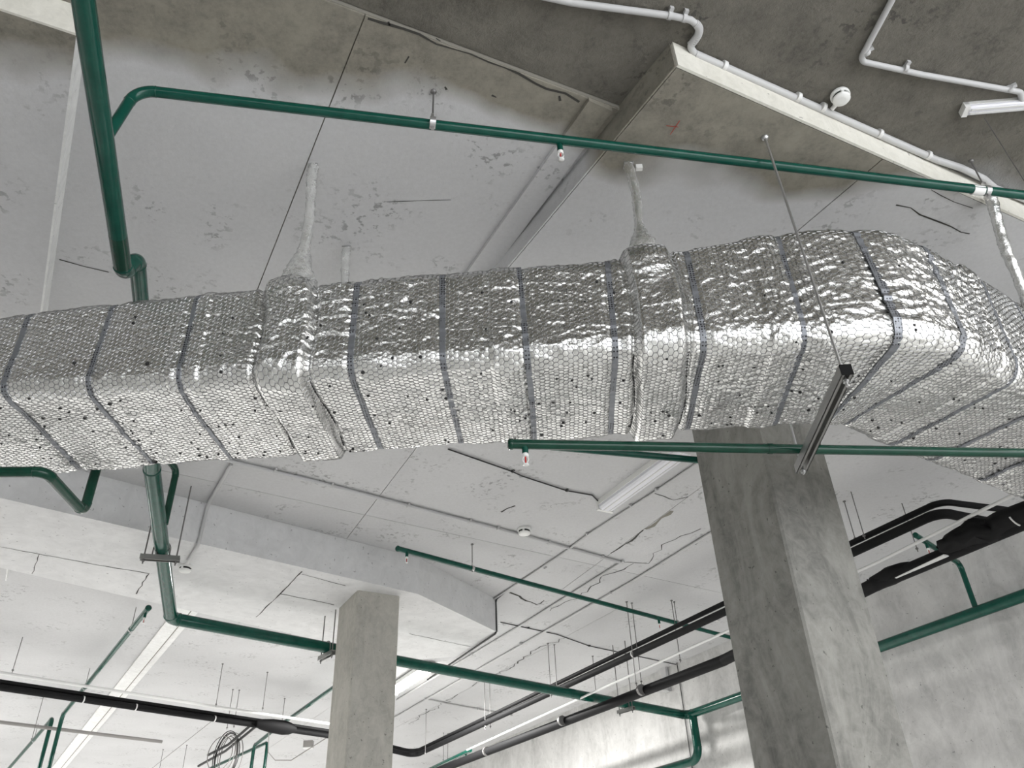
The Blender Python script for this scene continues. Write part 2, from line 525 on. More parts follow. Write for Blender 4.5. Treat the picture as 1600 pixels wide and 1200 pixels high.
# columns
def column(name, label, near, bl, br, ztop, mat):
    """near = (x, y) of nearest arris, bl/br = depths of the left and right faces"""
    p = vec(near[0], near[1], 0)
    poly = [p, p + eA * br, p + eA * br + eB * bl, p + eB * bl]
    o = thing(name, label, None, (p[0], p[1], 0), kind='structure')
    c = sum(poly) / 4
    m = MB()
    ch = .012
    k = []
    for i in range(4):
        a, b, d = poly[i - 1], poly[i], poly[(i + 1) % 4]
        k += [b + (a - b) / np.linalg.norm(a - b) * ch, b + (d - b) / np.linalg.norm(d - b) * ch]
    m.prism([tuple(q[:2]) for q in k], 0, ztop)
    m.build('shaft', mat, o)
    return o
def wat(x, y, w):
    return vec(0, 0, EYE) + ray(x, y) * w
cr = wat(1203, 748, 4.65)
column('column', 'large grey concrete column in front at right below the duct', cr[:2], .555, .53, ZC + .02, 'column_concrete')
clp = at(559, 922, ZB)
column('column', 'slim pale concrete column standing further back at centre', clp[:2], .52, .40, ZB + .02, 'column_concrete_far')

# walls, floor
def wallbox(name, a, b, h0, h1, th, nin):
    d = b - a; L = np.linalg.norm(d); d /= L
    m = MB().box((a + b) / 2 - nin * th / 2 + vec(0, 0, (h0 + h1) / 2), (L / 2, th / 2, (h1 - h0) / 2), d, nin)
    o = m.build(name, 'wall_plaster'); o['kind'] = 'structure'
    return o
wdir = np.cross(vec(0, 0, 1), WN); wdir = wdir if wdir[1] > 0 else -wdir
wp = WN * WD
wallbox('wall_right', wp - wdir * 4.0, wp + wdir * 34, 0, ZC + .02, .25, WN)
bc = wp + wdir * 30
lw0, lw1 = eA * -10 + eB * -7, eA * -10 + eB * 30
wallbox('wall_left', lw0, lw1, 0, ZC + .02, .25, eA)
rw0 = eA * -1.5 + eB * -7
wr = thing('wall_rear', 'plastered wall behind the viewer with a long window band', None, tuple(lw0), kind='structure')
for h0, h1 in ((0, 1.2), (2.6, ZC + .02)):
    MB().box((lw0 + rw0) / 2 - eB * .125 + vec(0, 0, (h0 + h1) / 2), (np.linalg.norm(rw0 - lw0) / 2, .125, (h1 - h0) / 2), eA, eB).build('masonry', 'wall_plaster', wr)
for k in range(5):
    MB().box(lw0 + (rw0 - lw0) * (k + .1) / 4.2 - eB * .125 + vec(0, 0, 1.9), (.12, .12, .7), eA, eB).build('pier', 'wall_plaster', wr)
wallbox('wall_back', bc + WN * 30 , bc - WN * .5, 0, ZC + .02, .25, -wdir)
MB().prism([tuple(p) for p in [corner(-17, -7), corner(8.5, -7), corner(8.5, 34), corner(-17, 34)]], -.2, 0).build('floor', 'floor_concrete')['kind'] = 'structure'

# ================================================================== insulated duct
def h2(ix, iy, seed):
    x = np.sin(ix * 127.1 + iy * 311.7 + seed * 74.7) * 43758.5453
    return x - np.floor(x)
def perlin(x, y, seed=0):
    ix, iy = np.floor(x), np.floor(y); fx, fy = x - ix, y - iy
    ux, uy = fx * fx * (3 - 2 * fx), fy * fy * (3 - 2 * fy)
    def g(a, b):
        t = h2(ix + a, iy + b, seed) * 2 * np.pi
        return np.cos(t) * (fx - a) + np.sin(t) * (fy - b)
    n0 = g(0, 0) * (1 - ux) + g(1, 0) * ux
    n1 = g(0, 1) * (1 - ux) + g(1, 1) * ux
    return (n0 * (1 - uy) + n1 * uy) * 1.4
def sstep(a, b, x):
    t = np.clip((x - a) / (b - a), 0, 1); return t * t * (3 - 2 * t)
DW, DH, DR = .66, .50, .075
DZ0 = 3.415
LA, LR, LT = 5.671, .60, math.radians(37)      # straight length, elbow radius, elbow turn
PHI0 = math.radians(-2.4)
START = vec(-4.4, 3.007)
LE = LR * LT
LTOT = LA + LE + 2.6
def duct_axis(s):
    s = np.asarray(s, float)
    d0 = np.array([math.cos(PHI0), math.sin(PHI0)]); n0 = np.array([-d0[1], d0[0]])
    a = np.clip(s - LA, 0, LE) / LR
    base = START + np.minimum(s, LA)[..., None] * d0
    arc = LR * (np.sin(a)[..., None] * d0 + (1 - np.cos(a))[..., None] * n0)
    ph = PHI0 + a
    dirv = np.stack([np.cos(ph), np.sin(ph)], -1)
    tail = np.maximum(s - LA - LE, 0)[..., None] * dirv
    return base + arc + tail, dirv
KX = np.array([-4.4, -2.1, -1.7, -1.4, -.3, .35, .75, 1.0, 1.35, 1.8, 5.0]) + 4.4
KZ = np.array([3.80, 3.815, 3.85, 3.87, 3.90, 3.895, 3.94, 3.975, 4.0, 4.0, 3.97])
PER = 2 * (DW + DH) - 8 * DR + 2 * math.pi * DR
def section(t):
    """perimeter: near face (downwards), bottom (away), far face (upwards), top (back)"""
    t = np.asarray(t, float) % PER
    a, b, q = DH - 2 * DR, DW - 2 * DR, math.pi * DR / 2
    p = np.zeros_like(t); z = np.zeros_like(t); nx = np.zeros_like(t); nz = np.zeros_like(t)
    hw, hh = DW / 2, DH / 2
    segs = [('l', a, (-hw, hh - DR), (0, -1), (-1, 0)), ('c', q, (-hw + DR, -hh + DR), math.pi),
            ('l', b, (-hw + DR, -hh), (1, 0), (0, -1)), ('c', q, (hw - DR, -hh + DR), 1.5 * math.pi),
            ('l', a, (hw, -hh + DR), (0, 1), (1, 0)), ('c', q, (hw - DR, hh - DR), 0.0),
            ('l', b, (hw - DR, hh), (-1, 0), (0, 1)), ('c', q, (-hw + DR, hh - DR), .5 * math.pi)]
    o = 0
    for sg in segs:
        m = (t >= o - 1e-9) & (t <= o + sg[1] + 1e-9); u = t - o
        if sg[0] == 'l':
            p[m] = sg[2][0] + sg[3][0] * u[m]; z[m] = sg[2][1] + sg[3][1] * u[m]; nx[m] = sg[4][0]; nz[m] = sg[4][1]
        else:
            ang = sg[3] + u[m] / DR
            nx[m] = np.cos(ang); nz[m] = np.sin(ang)
            p[m] = sg[2][0] + DR * nx[m]; z[m] = sg[2][1] + DR * nz[m]
        o += sg[1]
    return p, z, nx, nz
def duct_pos(s, t, d):
    p, z, nx, nz = section(t)
    C, dv = duct_axis(s)
    lf = np.stack([-dv[..., 1], dv[..., 0]], -1)
    zt = np.interp(s, KX, KZ)
    zz = DZ0 + (z / DH + .5) * (zt - DZ0)
    xy = C + lf * (p + nx * d)[..., None]
    return np.concatenate([xy, (zz + nz * d)[..., None]], -1)
T_BOT = DH - 2 * DR + math.pi * DR / 2              # start of bottom face
T_FAR = T_BOT + DW - 2 * DR
def s_of_x(x): return (x + 4.4) / math.cos(PHI0)
def ridge_s(px, py):
    P = at(px, py, DZ0); ss = np.linspace(0, LTOT, 1500)
    Q = duct_pos(ss, np.full_like(ss, DH - 2 * DR + math.pi * DR / 4), np.zeros_like(ss))
    return float(ss[np.argmin((Q[:, 0] - P[0]) ** 2 + (Q[:, 1] - P[1]) ** 2)])
STRAPS = [ridge_s(x, y) for x, y in ((28, 640), (150, 622), (287, 608), (546, 580), (688, 570), (817, 558), (968, 548), (1104, 535), (1262, 530), (1398, 528), (1523, 545), (1600, 590))]
STRAPS += [STRAPS[0] - .35, STRAPS[0] - .7, STRAPS[0] - 1.05, STRAPS[0] - 1.4, STRAPS[-1] + .3, STRAPS[-1] + .7, STRAPS[-1] + 1.1]
HANG = [(s_of_x(-.87), .105), (s_of_x(.585), .10)]
def d_low(s, t):
    d = .010 * perlin(s * 2.1, t * 2.3, 3) + .006 * perlin(s * 5.5, t * 5, 5)
    # crumpled folds, stretched along the duct and across the seams
    f1 = 1 - np.abs(perlin(s * 4.5 + .6 * perlin(s * 3, t * 3, 9), t * 17, 11)) * 2.2
    f2 = 1 - np.abs(perlin(s * 13, t * 22 + .9 * perlin(s * 6, t * 6, 12), 13)) * 2.0
    amp = .55 + .6 * sstep(-.1, .45, perlin(s * 1.7 + 5, t * 2.3, 15))
    right = sstep(4.8, 5.3, s)
    f3 = 1 - np.abs(perlin(s * 30 + 1.2 * perlin(s * 9, t * 9, 61), t * 38, 62)) * 2.0
    f4 = perlin(s * 24 + .8 * perlin(s * 12, t * 12, 63), t * 40 + s * 7, 64)
    d = d + amp * (.0058 * (1 - .55 * right) * np.clip(f1, 0, 1) ** 3 + .0048 * np.clip(f2, 0, 1) ** 2)
    d = d + (.3 + .75 * amp) * (.8 + 1.1 * right) * (.0017 * np.clip(f3, 0, 1) ** 2 + .0016 * f4)
    for hs, hwid in HANG:
        u = (s - hs + .03 * perlin(t * 3, t * 0 + 3.3, 21)) / hwid
        d = d + .030 * (1 - sstep(.72, 1.0, np.abs(u))) * (1 + .25 * perlin(s * 9, t * 9, 23))
        d = d - .012 * np.exp(-((np.abs(u) - 1.05) / .09) ** 2)
        # rise towards the wrapped hanger at the top of the near face
        top = sstep(.12, -.02, t) + sstep(PER - .12, PER - .01, t) * 1.0
        d = d + .018 * top * np.exp(-(u / .6) ** 2)
    for xs in (s_of_x(.0), s_of_x(1.05), s_of_x(-1.25), s_of_x(1.45), 6.3):
        d = d + .008 * (1 - sstep(.05, .07, np.abs(s - xs)))
    for st in STRAPS:
        d = d - .008 * np.exp(-((s - st) / .03) ** 2)
    return d
PITCHX = .0205
def hexdist(x, y):
    r = np.array([1.0, math.sqrt(3)])
    def cell(ox, oy):
        ax = np.mod(x - ox, r[0]) - r[0] / 2; ay = np.mod(y - oy, r[1]) - r[1] / 2
        return ax, ay
    ax, ay = cell(0, 0); bx, by = cell(r[0] / 2, r[1] / 2)
    m = (ax ** 2 + ay ** 2) < (bx ** 2 + by ** 2)
    gx, gy = np.where(m, ax, bx), np.where(m, ay, by)
    return np.maximum(np.abs(gx) * .5 + np.abs(gy) * .8660254, np.abs(gx)) / .5
# the lattice is turned so that the twisted pairs run round the duct
def warp(s, t):
    return .006 * perlin(s * 7, t * 7, 31), .006 * perlin(s * 7, t * 7, 37)
def d_full(s, t):
    ws, wt = warp(s, t)
    hd = hexdist((t - wt) / PITCHX, (s - ws) / (PITCHX * 1.05))
    net = .35 + .65 * sstep(-.35, .25, perlin(s * 2.3, t * 2.9, 41))
    return d_low(s, t) + net * .0024 * (1 - hd ** 2.2) + .0008 * perlin(s * 60, t * 60, 43)

duct = thing('insulated_duct', 'long rectangular air duct wrapped in crinkled silver foil and wire netting', 'duct', (0, 2.8, 3.4))
sf = np.concatenate([np.arange(0, 1.7, .010), np.arange(1.7, LA + LE + 1.3, .0050), np.arange(LA + LE + 1.3, LTOT, .010)])
ns = len(sf)
tf = np.concatenate([np.arange(-.10, T_FAR + .12, .0050), np.arange(T_FAR + .18, PER - .10, .03)])
nt = len(tf)
S, T = np.meshgrid(sf, tf, indexing='ij')
V = duct_pos(S, T, d_full(S, T)).reshape(-1, 3)
I = np.arange(ns * nt).reshape(ns, nt)
J = np.roll(I, -1, axis=1)
Q = np.stack([I[:-1], I[1:], J[1:], J[:-1]], -1).reshape(-1, 4)
np_mesh('foil_jacket', V, Q, 'foil', duct)
# hexagonal wire netting, one joined part
def prisms(A, B, Na, r):
    """thin 3-sided bars from A to B"""
    D = B - A; D /= np.linalg.norm(D, axis=1, keepdims=True) + 1e-9
    side = np.cross(D, Na); side /= np.linalg.norm(side, axis=1, keepdims=True) + 1e-9
    k = len(A); Vv = []
    for P in (A, B):
        Vv += [P + side * r, P - side * r, P + Na * r * 1.5]
    Vv = np.stack(Vv, 1).reshape(-1, 3)
    b = (np.arange(k) * 6)[:, None]
    F = np.concatenate([b + np.array([[0, 3, 5, 2]]), b + np.array([[2, 5, 4, 1]]), b + np.array([[1, 4, 3, 0]])], 0)
    return Vv, F
def net():
    w = PITCHX; hx = w * 1.05 / math.sqrt(3) * 1.0
    t0, t1 = -.12, T_FAR + .2
    cols = int((t1 - t0) / w) + 2
    rows = int(LTOT / (1.05 * w * math.sqrt(3) / 2)) + 1
    cx, cy = [], []
    r_, c_ = np.meshgrid(np.arange(rows), np.arange(cols), indexing='ij')
    x = (c_ + .5 * (r_ % 2)) * 1.0; y = r_ * math.sqrt(3) / 2
    k0 = math.floor(t0 / w)
    x = x + k0 + .5; y = y + math.sqrt(3) / 2
    a = 1 / math.sqrt(3)
    ang = [math.pi / 2, math.pi / 6, -math.pi / 6, -math.pi / 2]
    pts = [(x + a * math.cos(g), y + a * math.sin(g)) for g in ang]
    EA, EB = [], []
    for i in range(3):
        EA.append(np.stack(pts[i], -1).reshape(-1, 2)); EB.append(np.stack(pts[i + 1], -1).reshape(-1, 2))
    EA = np.concatenate(EA); EB = np.concatenate(EB)
    def place(E_):
        t = E_[:, 0] * w; s = E_[:, 1] * w * 1.05
        ws, wt = warp(s, t)
        s2, t2 = s + ws, t + wt
        d = d_low(s2, t2) + .0012
        return s2, t2, duct_pos(np.clip(s2, 0, LTOT), t2, d), duct_pos(np.clip(s2, 0, LTOT), t2, d + .01)
    sa, ta, A, A2 = place(EA); sb, tb_, B, B2 = place(EB)
    ok = (sa > .02) & (sb > .02) & (sa < LTOT - .02) & (sb < LTOT - .02) & (ta > t0) & (ta < t1)
    N = (A2 - A) / .01
    return prisms(A[ok], B[ok], N[ok], .00115)
NV, NF = net()
np_mesh('wire_netting', NV, NF, 'netting_wire', duct, False)['kind'] = 'stuff'
# steel straps round the duct
for st in STRAPS:
    lean = random.uniform(-.02, .02)
    tt = np.linspace(-.1, PER - .1, 150)
    w = .011 if st not in STRAPS[1:3] else .008
    rows_ = []
    for off, dd in ((-w, .0), (-w, .0055), (w, .0055), (w, .0)):
        s_ = np.clip(np.full_like(tt, st) + off + lean * np.sin(tt * 2.2), 0, LTOT)
        lowd = d_low(np.full_like(tt, st) + lean * np.sin(tt * 2.2), tt)
        rows_.append(duct_pos(s_, tt, lowd + dd))
    Vs = np.stack(rows_, 1).reshape(-1, 3)
    b = np.arange(149)[:, None] * 4
    Fs = np.concatenate([b + np.array([[i, i + 1, i + 5, i + 4]]) for i in range(3)], 0)
    np_mesh('strap', Vs, Fs, 'strap_steel', duct, False)
# open laps beside the hanger bulges
for hs, hwid in HANG:
    for sgn in (-1, 1):
        tt = np.linspace(T_BOT - .03, T_FAR - .02, 60)
        sc_ = hs - .03 * perlin(tt * 3, tt * 0 + 3.3, 21) + sgn * hwid * 1.04
        wv = .0045 * np.clip(.55 + 1.3 * perlin(tt * 9 + sgn, tt * 0 + hs, 51), .08, 1.6)
        A_ = duct_pos(sc_ - wv, tt, d_low(sc_, tt) + .003); B_ = duct_pos(sc_ + wv, tt, d_low(sc_, tt) + .003)
        Vs = np.stack([A_, B_], 1).reshape(-1, 3); b = np.arange(59)[:, None] * 2
        np_mesh('open_lap', Vs, b + np.array([[0, 1, 3, 2]]), 'slot_dark', duct, False)
# insulation pins: small dark washers on the underside
m = MB()
for i in range(330):
    s = random.uniform(1.4, LTOT - .3)
    t = random.uniform(T_BOT + .02, T_FAR + .02) if random.random() < .8 else random.uniform(.05, T_BOT)
    P = duct_pos(np.array([s]), np.array([t]), d_low(np.array([s]), np.array([t])) + .0045)[0]
    P2 = duct_pos(np.array([s]), np.array([t]), d_low(np.array([s]), np.array([t])) + .02)[0]
    m.lathe(P, [(.0, -.004), (random.uniform(.0045, .009), -.003), (.003, .001)], P2 - P, 6)
m.build('pin', 'slot_dark', duct, kind='stuff')

# foil-wrapped hangers of the duct
def wrapped_hanger(label, ptop, pbot, r, flare):
    top, bot = np.array(ptop, float), np.array(pbot, float)
    h = thing('wrapped_hanger', label, 'hanger', tuple(bot), 'foil wrapped hangers of the duct')
    k = 46; nseg = 22
    vs = []
    for i in range(k + 1):
        f = i / k
        c = top + (bot - top) * f + vec(.012 * math.sin(5 * f + top[0]), .008 * math.sin(7 * f), 0) * math.sin(math.pi * f)
        rr = r * (1.0 - .12 * f)
        if flare: rr += .075 * max(0, (f - .62) / .38) ** 1.25
        for j in range(nseg):
            a = 2 * math.pi * j / nseg
            q = rr * (1 + .16 * math.sin(a * 3 + f * 31 + 4 * math.sin(f * 17)) * math.sin(f * 47 + j) + random.uniform(-.08, .08))
            vs.append(c + vec(q * math.cos(a), q * math.sin(a), 0))
    fs = [(i * nseg + j, i * nseg + (j + 1) % nseg, (i + 1) * nseg + (j + 1) % nseg, (i + 1) * nseg + j) for i in range(k) for j in range(nseg)]
    MB().add(vs, fs, True).build('foil_sleeve', 'foil_wrap', h)
    MB().box(top + vec(0, 0, -.004), (.022, .020, .003)).build('ceiling_plate', 'galvanised', h)
    MB().tube([top + vec(0, 0, -.004), bot], .006, 6).build('rod', 'rod_steel', h)
    return h
ht = at(490, 260, ZC); wrapped_hanger('foil wrapped duct hanger left of the ceiling ledge, in front', ht, (ht[0] - .005, ht[1] + .045, 3.845), .023, True)
ht = at(982, 257, ZD); h2_ = wrapped_hanger('foil wrapped duct hanger with a white tab at its ceiling plate', ht, (ht[0] + .02, ht[1] + .05, 3.91), .021, True)
MB().box(at(998, 259, ZD) + vec(0, 0, -.012), (.014, .010, .012)).build('tab', 'plastic_white', h2_)
ht = at(542, 388, ZC); wrapped_hanger('short foil wrapped hanger peeking out behind the duct', ht, (ht[0], ht[1], 3.88), .021, False)
ht = at(1546, 304, ZD); wrapped_hanger('foil wrapped hanger at the right edge beside the elbow', ht, (ht[0] + .06, ht[1] + .19, 3.88), .025, False)

# ================================================================== pipes
def fillet(pts, R):
    """returns list of ('run', [a,b]) and ('elbow', [...])"""
    pts = [np.array(p, float) for p in pts]
    out = []; cur = pts[0]
    for i in range(1, len(pts) - 1):
        a = pts[i] - pts[i - 1]; b = pts[i + 1] - pts[i]
        la, lb = np.linalg.norm(a), np.linalg.norm(b); a /= la; b /= lb
        ang = math.acos(max(-1, min(1, a @ b)))
        if ang < .02:
            continue
        tl = min(R * math.tan(ang / 2), la * .48, lb * .48)
        Re = tl / math.tan(ang / 2)
        p0 = pts[i] - a * tl; p1 = pts[i] + b * tl
        nn = (b - a * (a @ b)); nn /= np.linalg.norm(nn)
        c = p0 + nn * Re
        arc = []
        for k in range(11):
            t = ang * k / 10
            arc.append(c - nn * Re * math.cos(t) + a * Re * math.sin(t))
        out.append(('run', [cur, p0])); out.append(('elbow', arc)); cur = p1
    out.append(('run', [cur, pts[-1]]))
    return out
def pipe(name, label, cat, pts, r, R, mat, group=None, elbow_mat=None, n=18, collar=True, names=('pipe_run', 'elbow'), parent=None):
    th = parent or thing(name, label, cat, tuple(pts[0]), group)
    for k, seg in fillet(pts, R):
        if k == 'run':
            if np.linalg.norm(seg[1] - seg[0]) > 1e-4:
                MB().tube(seg, r, n).build(names[0], mat, th)
        else:
            m = MB().tube(seg, r * 1.03, n, False)
            if collar:
                for e, q in ((seg[0], seg[1]), (seg[-1], seg[-2])):
                    d = q - e; d /= np.linalg.norm(d)
                    m.tube([e - d * r * .12, e - d * r * .04, e + d * r * .04, e + d * r * .12], [r * 1.0, r * 1.075, r * 1.075, r * 1.0], n)
            m.build(names[1], elbow_mat or mat, th)
    return th
def rings(th, pts, r, mat='galvanised', w=.012, name='clip'):
    """clips on a straight run; pts = list of (point, dir)"""
    for p, d in pts:
        d = d / np.linalg.norm(d)
        MB().tube([p - d * w, p + d * w], r, 12).build(name, mat, th)
def sprinkler(th, p, r, L=.035):
    """pendant head below point p on pipe th"""
    s = MB().tube([p, p - vec(0, 0, r + L)], .013, 10).build('outlet', 'green_paint', th)
    b = p - vec(0, 0, r + L)
    h = MB().lathe(b, [(.010, 0), (.013, -.004), (.013, -.014), (.009, -.016)], n=12).build('sprinkler_head', 'plastic_white', th, label='white sprinkler head')
    q = b - vec(0, 0, .016)
    k = MB()
    for sx in (-1, 1):
        k.tube([q + vec(sx * .009, 0, 0), q + vec(sx * .012, 0, -.014), q + vec(sx * .004, 0, -.032)], .0025, 6)
    o = k.build('frame_arms', 'plastic_white', h)
    MB().lathe(q + vec(0, 0, -.036), [(.004, .004), (.013, .002), (.014, 0), (.004, -.001)], n=12).build('deflector', 'plastic_white', h)
    MB().tube([q, q - vec(0, 0, .032)], .003, 6).build('glass_bulb', 'red_bulb', h)
def hanger(label, top, r, pz, pd, rod=.004, group='threaded rod pipe hangers', mat='rod_steel', ztop=None):
    """rod from ceiling point top down to a clamp round a pipe at height pz, pipe direction pd"""
    top = np.array(top, float); P = vec(top[0], top[1], pz)
    th = thing('pipe_hanger', label, 'hanger', tuple(P), group)
    MB().tube([top, P + vec(0, 0, r)], rod, 6).build('threaded_rod', mat, th)
    MB().lathe(top, [(.012, 0), (.014, -.008), (.006, -.012)], n=8).build('anchor', 'rod_steel', th)
    d = np.array(pd, float); d /= np.linalg.norm(d)
    m = MB().tube([P - d * .012, P + d * .012], r + .004, 16)
    m.box(P + vec(0, 0, r + .012), (.006, .012, .014))
    m.box(P - vec(0, 0, r + .008), (.006, .008, .010))
    m.build('clamp', 'galvanised', th)
    return th

RM = .0385
# --- main overhead: near run, jog over the duct, far run, turn to the wall
zn = 4.10
a0, a1 = at(130, 0, zn), at(193, 426, zn)
a_start = a0 + (a0 - a1) * 1.6
j1 = a1 + vec(0, 0, .20); 
j1 = at(214, 405, 4.23)
a1b = vec(a1[0], a1[1], zn)
m1 = at(237.5, 733, 4.20); m2 = at(267, 966, 4.08)
main = thing('sprinkler_main', 'thick green main pipe running overhead and over the duct to the wall', 'pipe', tuple(a1))
pipe('', '', '', [a_start, a1, j1, at(230, 575, 4.22)], RM * .95, .055, 'green_paint', parent=main)
dk = a1 - (a1 - a0) / np.linalg.norm(a1 - a0) * .24
MB().tube([dk, a1 - (a1 - a0) / np.linalg.norm(a1 - a0) * .05], RM * .962, 18).build('spigot', 'green_dark', main)
m3 = at(1062, 1137, 3.93)
wallpt = lambda x, y, off: None
def onwall(x, y, off):
    r = ray(x, y); t = (WD + off - WN @ vec(0, 0, EYE)) / (WN @ r)
    return vec(0, 0, EYE) + r * t
w0 = onwall(1150, 1094, .16); w1 = onwall(1393, 1003, .16); w2 = onwall(1600, 927, .16)
zw = (w0[2] + w1[2] + w2[2]) / 3
for w_ in (w0, w1, w2): pass
wa = onwall(1075, 1124, .16)
wd_ = wdir.copy()
wq = lambda P: vec(*(P - WN * (WN @ P - WD - .16))[:2], zw)
mw = wq(wa)
m2 = at(267, 966, zw + .06)
pipe('', '', '', [at(230, 575, 4.22), m1, m2, mw + (m2 - mw) * .012, ], .052, .10, 'green_paint', parent=main)
riser = thing('pipe_header', 'thick green pipe running along the right wall above the drop', 'pipe', tuple(mw))
pipe('', '', '', [mw + (m2 - mw) * .03, mw, wq(w1), wq(w2), wq(w2) - wdir * 4.5], .052, .16, 'green_paint', parent=riser)
dn = mw - wdir * .10
pipe('', '', '', [dn, dn - vec(0, 0, .52), dn - vec(0, 0, .52) + wdir * 1.6], .050, .14, 'green_paint', parent=riser)
# vertical branch from the main up into the ceiling space
vb = m1 + (m2 - m1) * .30
pipe('branch_pipe', 'thin dark green riser stub rising behind the main pipe under the duct', 'pipe', [vb + vec(.03, .03, 0), vec(vb[0] + .03, vb[1] + .03, 4.55), vec(vb[0] + .02, vb[1] - .4, 4.55)], .024, .05, 'green_dark')

# --- trapeze under the main pipe
def trapeze(label, c, d, half, rod_tops, r, th_name='trapeze_hanger', ch=.02):
    d = np.array(d, float); d[2] = 0; d /= np.linalg.norm(d)
    side = np.cross(vec(0, 0, 1), d)
    th = thing(th_name, label, 'hanger', tuple(c))
    cc = np.array(c, float) - vec(0, 0, r + ch)
    m = MB()
    m.box(cc + vec(0, 0, ch * .9), (half, .02, ch * .1), side, d)
    for k in (-1, 1): m.box(cc + d * .019 * k, (half, .002, ch), side, d)
    m.build('strut_channel', 'strut_steel', th)
    for k in (-1, 1):
        p = cc + side * (half - .025) * k
        MB().tube([vec(p[0], p[1], rod_tops), p - vec(0, 0, ch + .03)], .0055, 6).build('threaded_rod', 'rod_steel', th)
        MB().lathe(p - vec(0, 0, ch + .012), [(.011, .012), (.011, 0)], n=6).build('nut', 'rod_steel', th)
    ub = []
    for i in range(13):
        a = math.pi * i / 12
        ub.append(np.array(c) + side * (r + .006) * math.cos(a) + vec(0, 0, (r + .006) * math.sin(a)))
    ub = [ub[0] - vec(0, 0, r + .02)] + ub + [ub[-1] - vec(0, 0, r + .02)]
    MB().tube(ub, .005, 6).build('u_bolt', 'rod_steel', th)
    return th
f_ = .47
tp = m1 + (m2 - m1) * f_
trapeze('small channel bracket on two rods holding the green main below the duct', tp, m2 - m1, .135, ZC, .052)
g_ = (at(460, 1012, zw) - m2); tp = m2 + (mw - m2) * .225
trapeze('channel bracket on two rods holding the main beside the slim column', tp, mw - m2, .13, ZC, .052)
tp = m2 + (mw - m2) * .83
trapeze('white lit channel bracket on two long rods near the wall elbow', tp, mw - m2, .13, ZC, .052)

# --- upper sprinkler pipe crossing the top of the picture
zu = 4.39
tee = a0 + (a1 - a0) * .52
q0 = vec(*at(213, 148, zu)[:2], zu)
tee = vec(q0[0], q0[1], 0)
# foot of the riser lies on the main
ad = (a1 - a0) / np.linalg.norm(a1 - a0)
k_ = ((q0 - a0) @ ad); tee = a0 + ad * k_
q1 = at(1600, 303, zu); q1e = q1 + (q1 - at(300, 145, zu)) * .8
upd = (q1 - at(300, 145, zu)); upd /= np.linalg.norm(upd)
up = pipe('sprinkler_pipe', 'green sprinkler pipe crossing the upper picture from the main to the right', 'pipe', [tee, at(214, 140, zu), q1e], .0215, .085, 'green_paint')
for fx, fy in ((874, 222),): sprinkler(up, at(fx, fy, zu), .0215)
rings(up, [(at(1527, 297, zu), upd)], .0245, 'plastic_white', .028, 'sleeve')
ph = at(676, 192, zu); hanger('rod hanger holding the upper sprinkler pipe at mid span', (ph[0], ph[1], ZC), .0215, zu, upd)
ph = at(1541, 298, zu); hanger('rod hanger beside the white sleeve on the upper sprinkler pipe', (ph[0], ph[1], ZD + .12), .0215, zu, upd)

# --- trapeze rod + channel under the duct elbow
th = thing('trapeze_hanger', 'slotted steel channel hung on a long bare rod below the duct elbow', 'hanger', tuple(at(1195, 214, ZD)))
zs = 3.225
sA = at(1322, 578, zs); sB = at(1250, 733, zs)
sd = sB - sA; sl = np.linalg.norm(sd); sd /= sl; sp = np.cross(vec(0, 0, 1), sd)
sc = (sA + sB) / 2
m = MB()
m.box(sc + vec(0, 0, .019), (sl / 2, .0205, .002), sd, sp)
for k in (-1, 1):
    m.box(sc + sp * .0195 * k, (sl / 2, .0015, .0205), sd, sp)
    m.box(sc + sp * .015 * k + vec(0, 0, -.019), (sl / 2, .006, .0015), sd, sp)
m.build('strut_channel', 'strut_steel', th)
MB().box(sA - sd * .002, (.003, .021, .021), sd, sp).build('end_cap', 'black_rubber', th)
rt = at(1195, 214, ZD)
MB().tube([rt, sA + sd * .03 - vec(0, 0, .05)], .0055, 8).build('threaded_rod', 'galvanised', th)
MB().tube([vec(sB[0], sB[1], ZD) - sd * .03, sB - sd * .03 - vec(0, 0, .04)], .005, 8).build('threaded_rod', 'galvanised', th)
for e in (sA + sd * .03, sB - sd * .03):
    MB().lathe(e - vec(0, 0, .034), [(.011, .01), (.011, 0)], n=6).build('nut', 'galvanised', th)
MB().lathe(rt, [(.016, 0), (.016, -.010), (.008, -.016)], n=10).build('anchor', 'galvanised', th)

# --- lower sprinkler pipe beneath the duct, in front of the big column
zl = zs + .0215 + .0205
lp0, lp1 = at(797, 694, zl), at(1600, 708, zl); lpe = lp1 + (lp1 - lp0) * 1.3
lo = pipe('sprinkler_pipe', 'dark green sprinkler pipe passing under the duct in front of the big column', 'pipe', [lp0, lpe], .0205, .1, 'green_dark')
MB().lathe(lp0, [(.0205, .012), (.023, .010), (.023, -.004), (.015, -.010)], lp1 - lp0, 16).build('end_cap', 'green_dark', lo)
sprinkler(lo, at(820, 694, zl), .0205, .022)
rings(lo, [(at(1203, 701, zl), lp1 - lp0)], .0225, 'green_dark', .010, 'coupling')
zo = 4.15
pipe('sprinkler_pipe', 'green pipe glimpsed behind the duct just left of the big column', 'pipe', [at(860, 698, zo), at(1115, 721, zo)], .022, .1, 'green_paint')

# --- small pipe at the left looping under the duct
zq = 3.30
k0 = at(-60, 738, zq); k1 = at(72, 737, zq); k2 = at(131, 801, zq)
pipe('sprinkler_pipe', 'dark green pipe looping under the left end of the duct', 'pipe', [k0 + (k0 - k1) * 4.0, k1, k2, k2 + vec(0, 0, 1.2)], .0225, .05, 'green_dark')

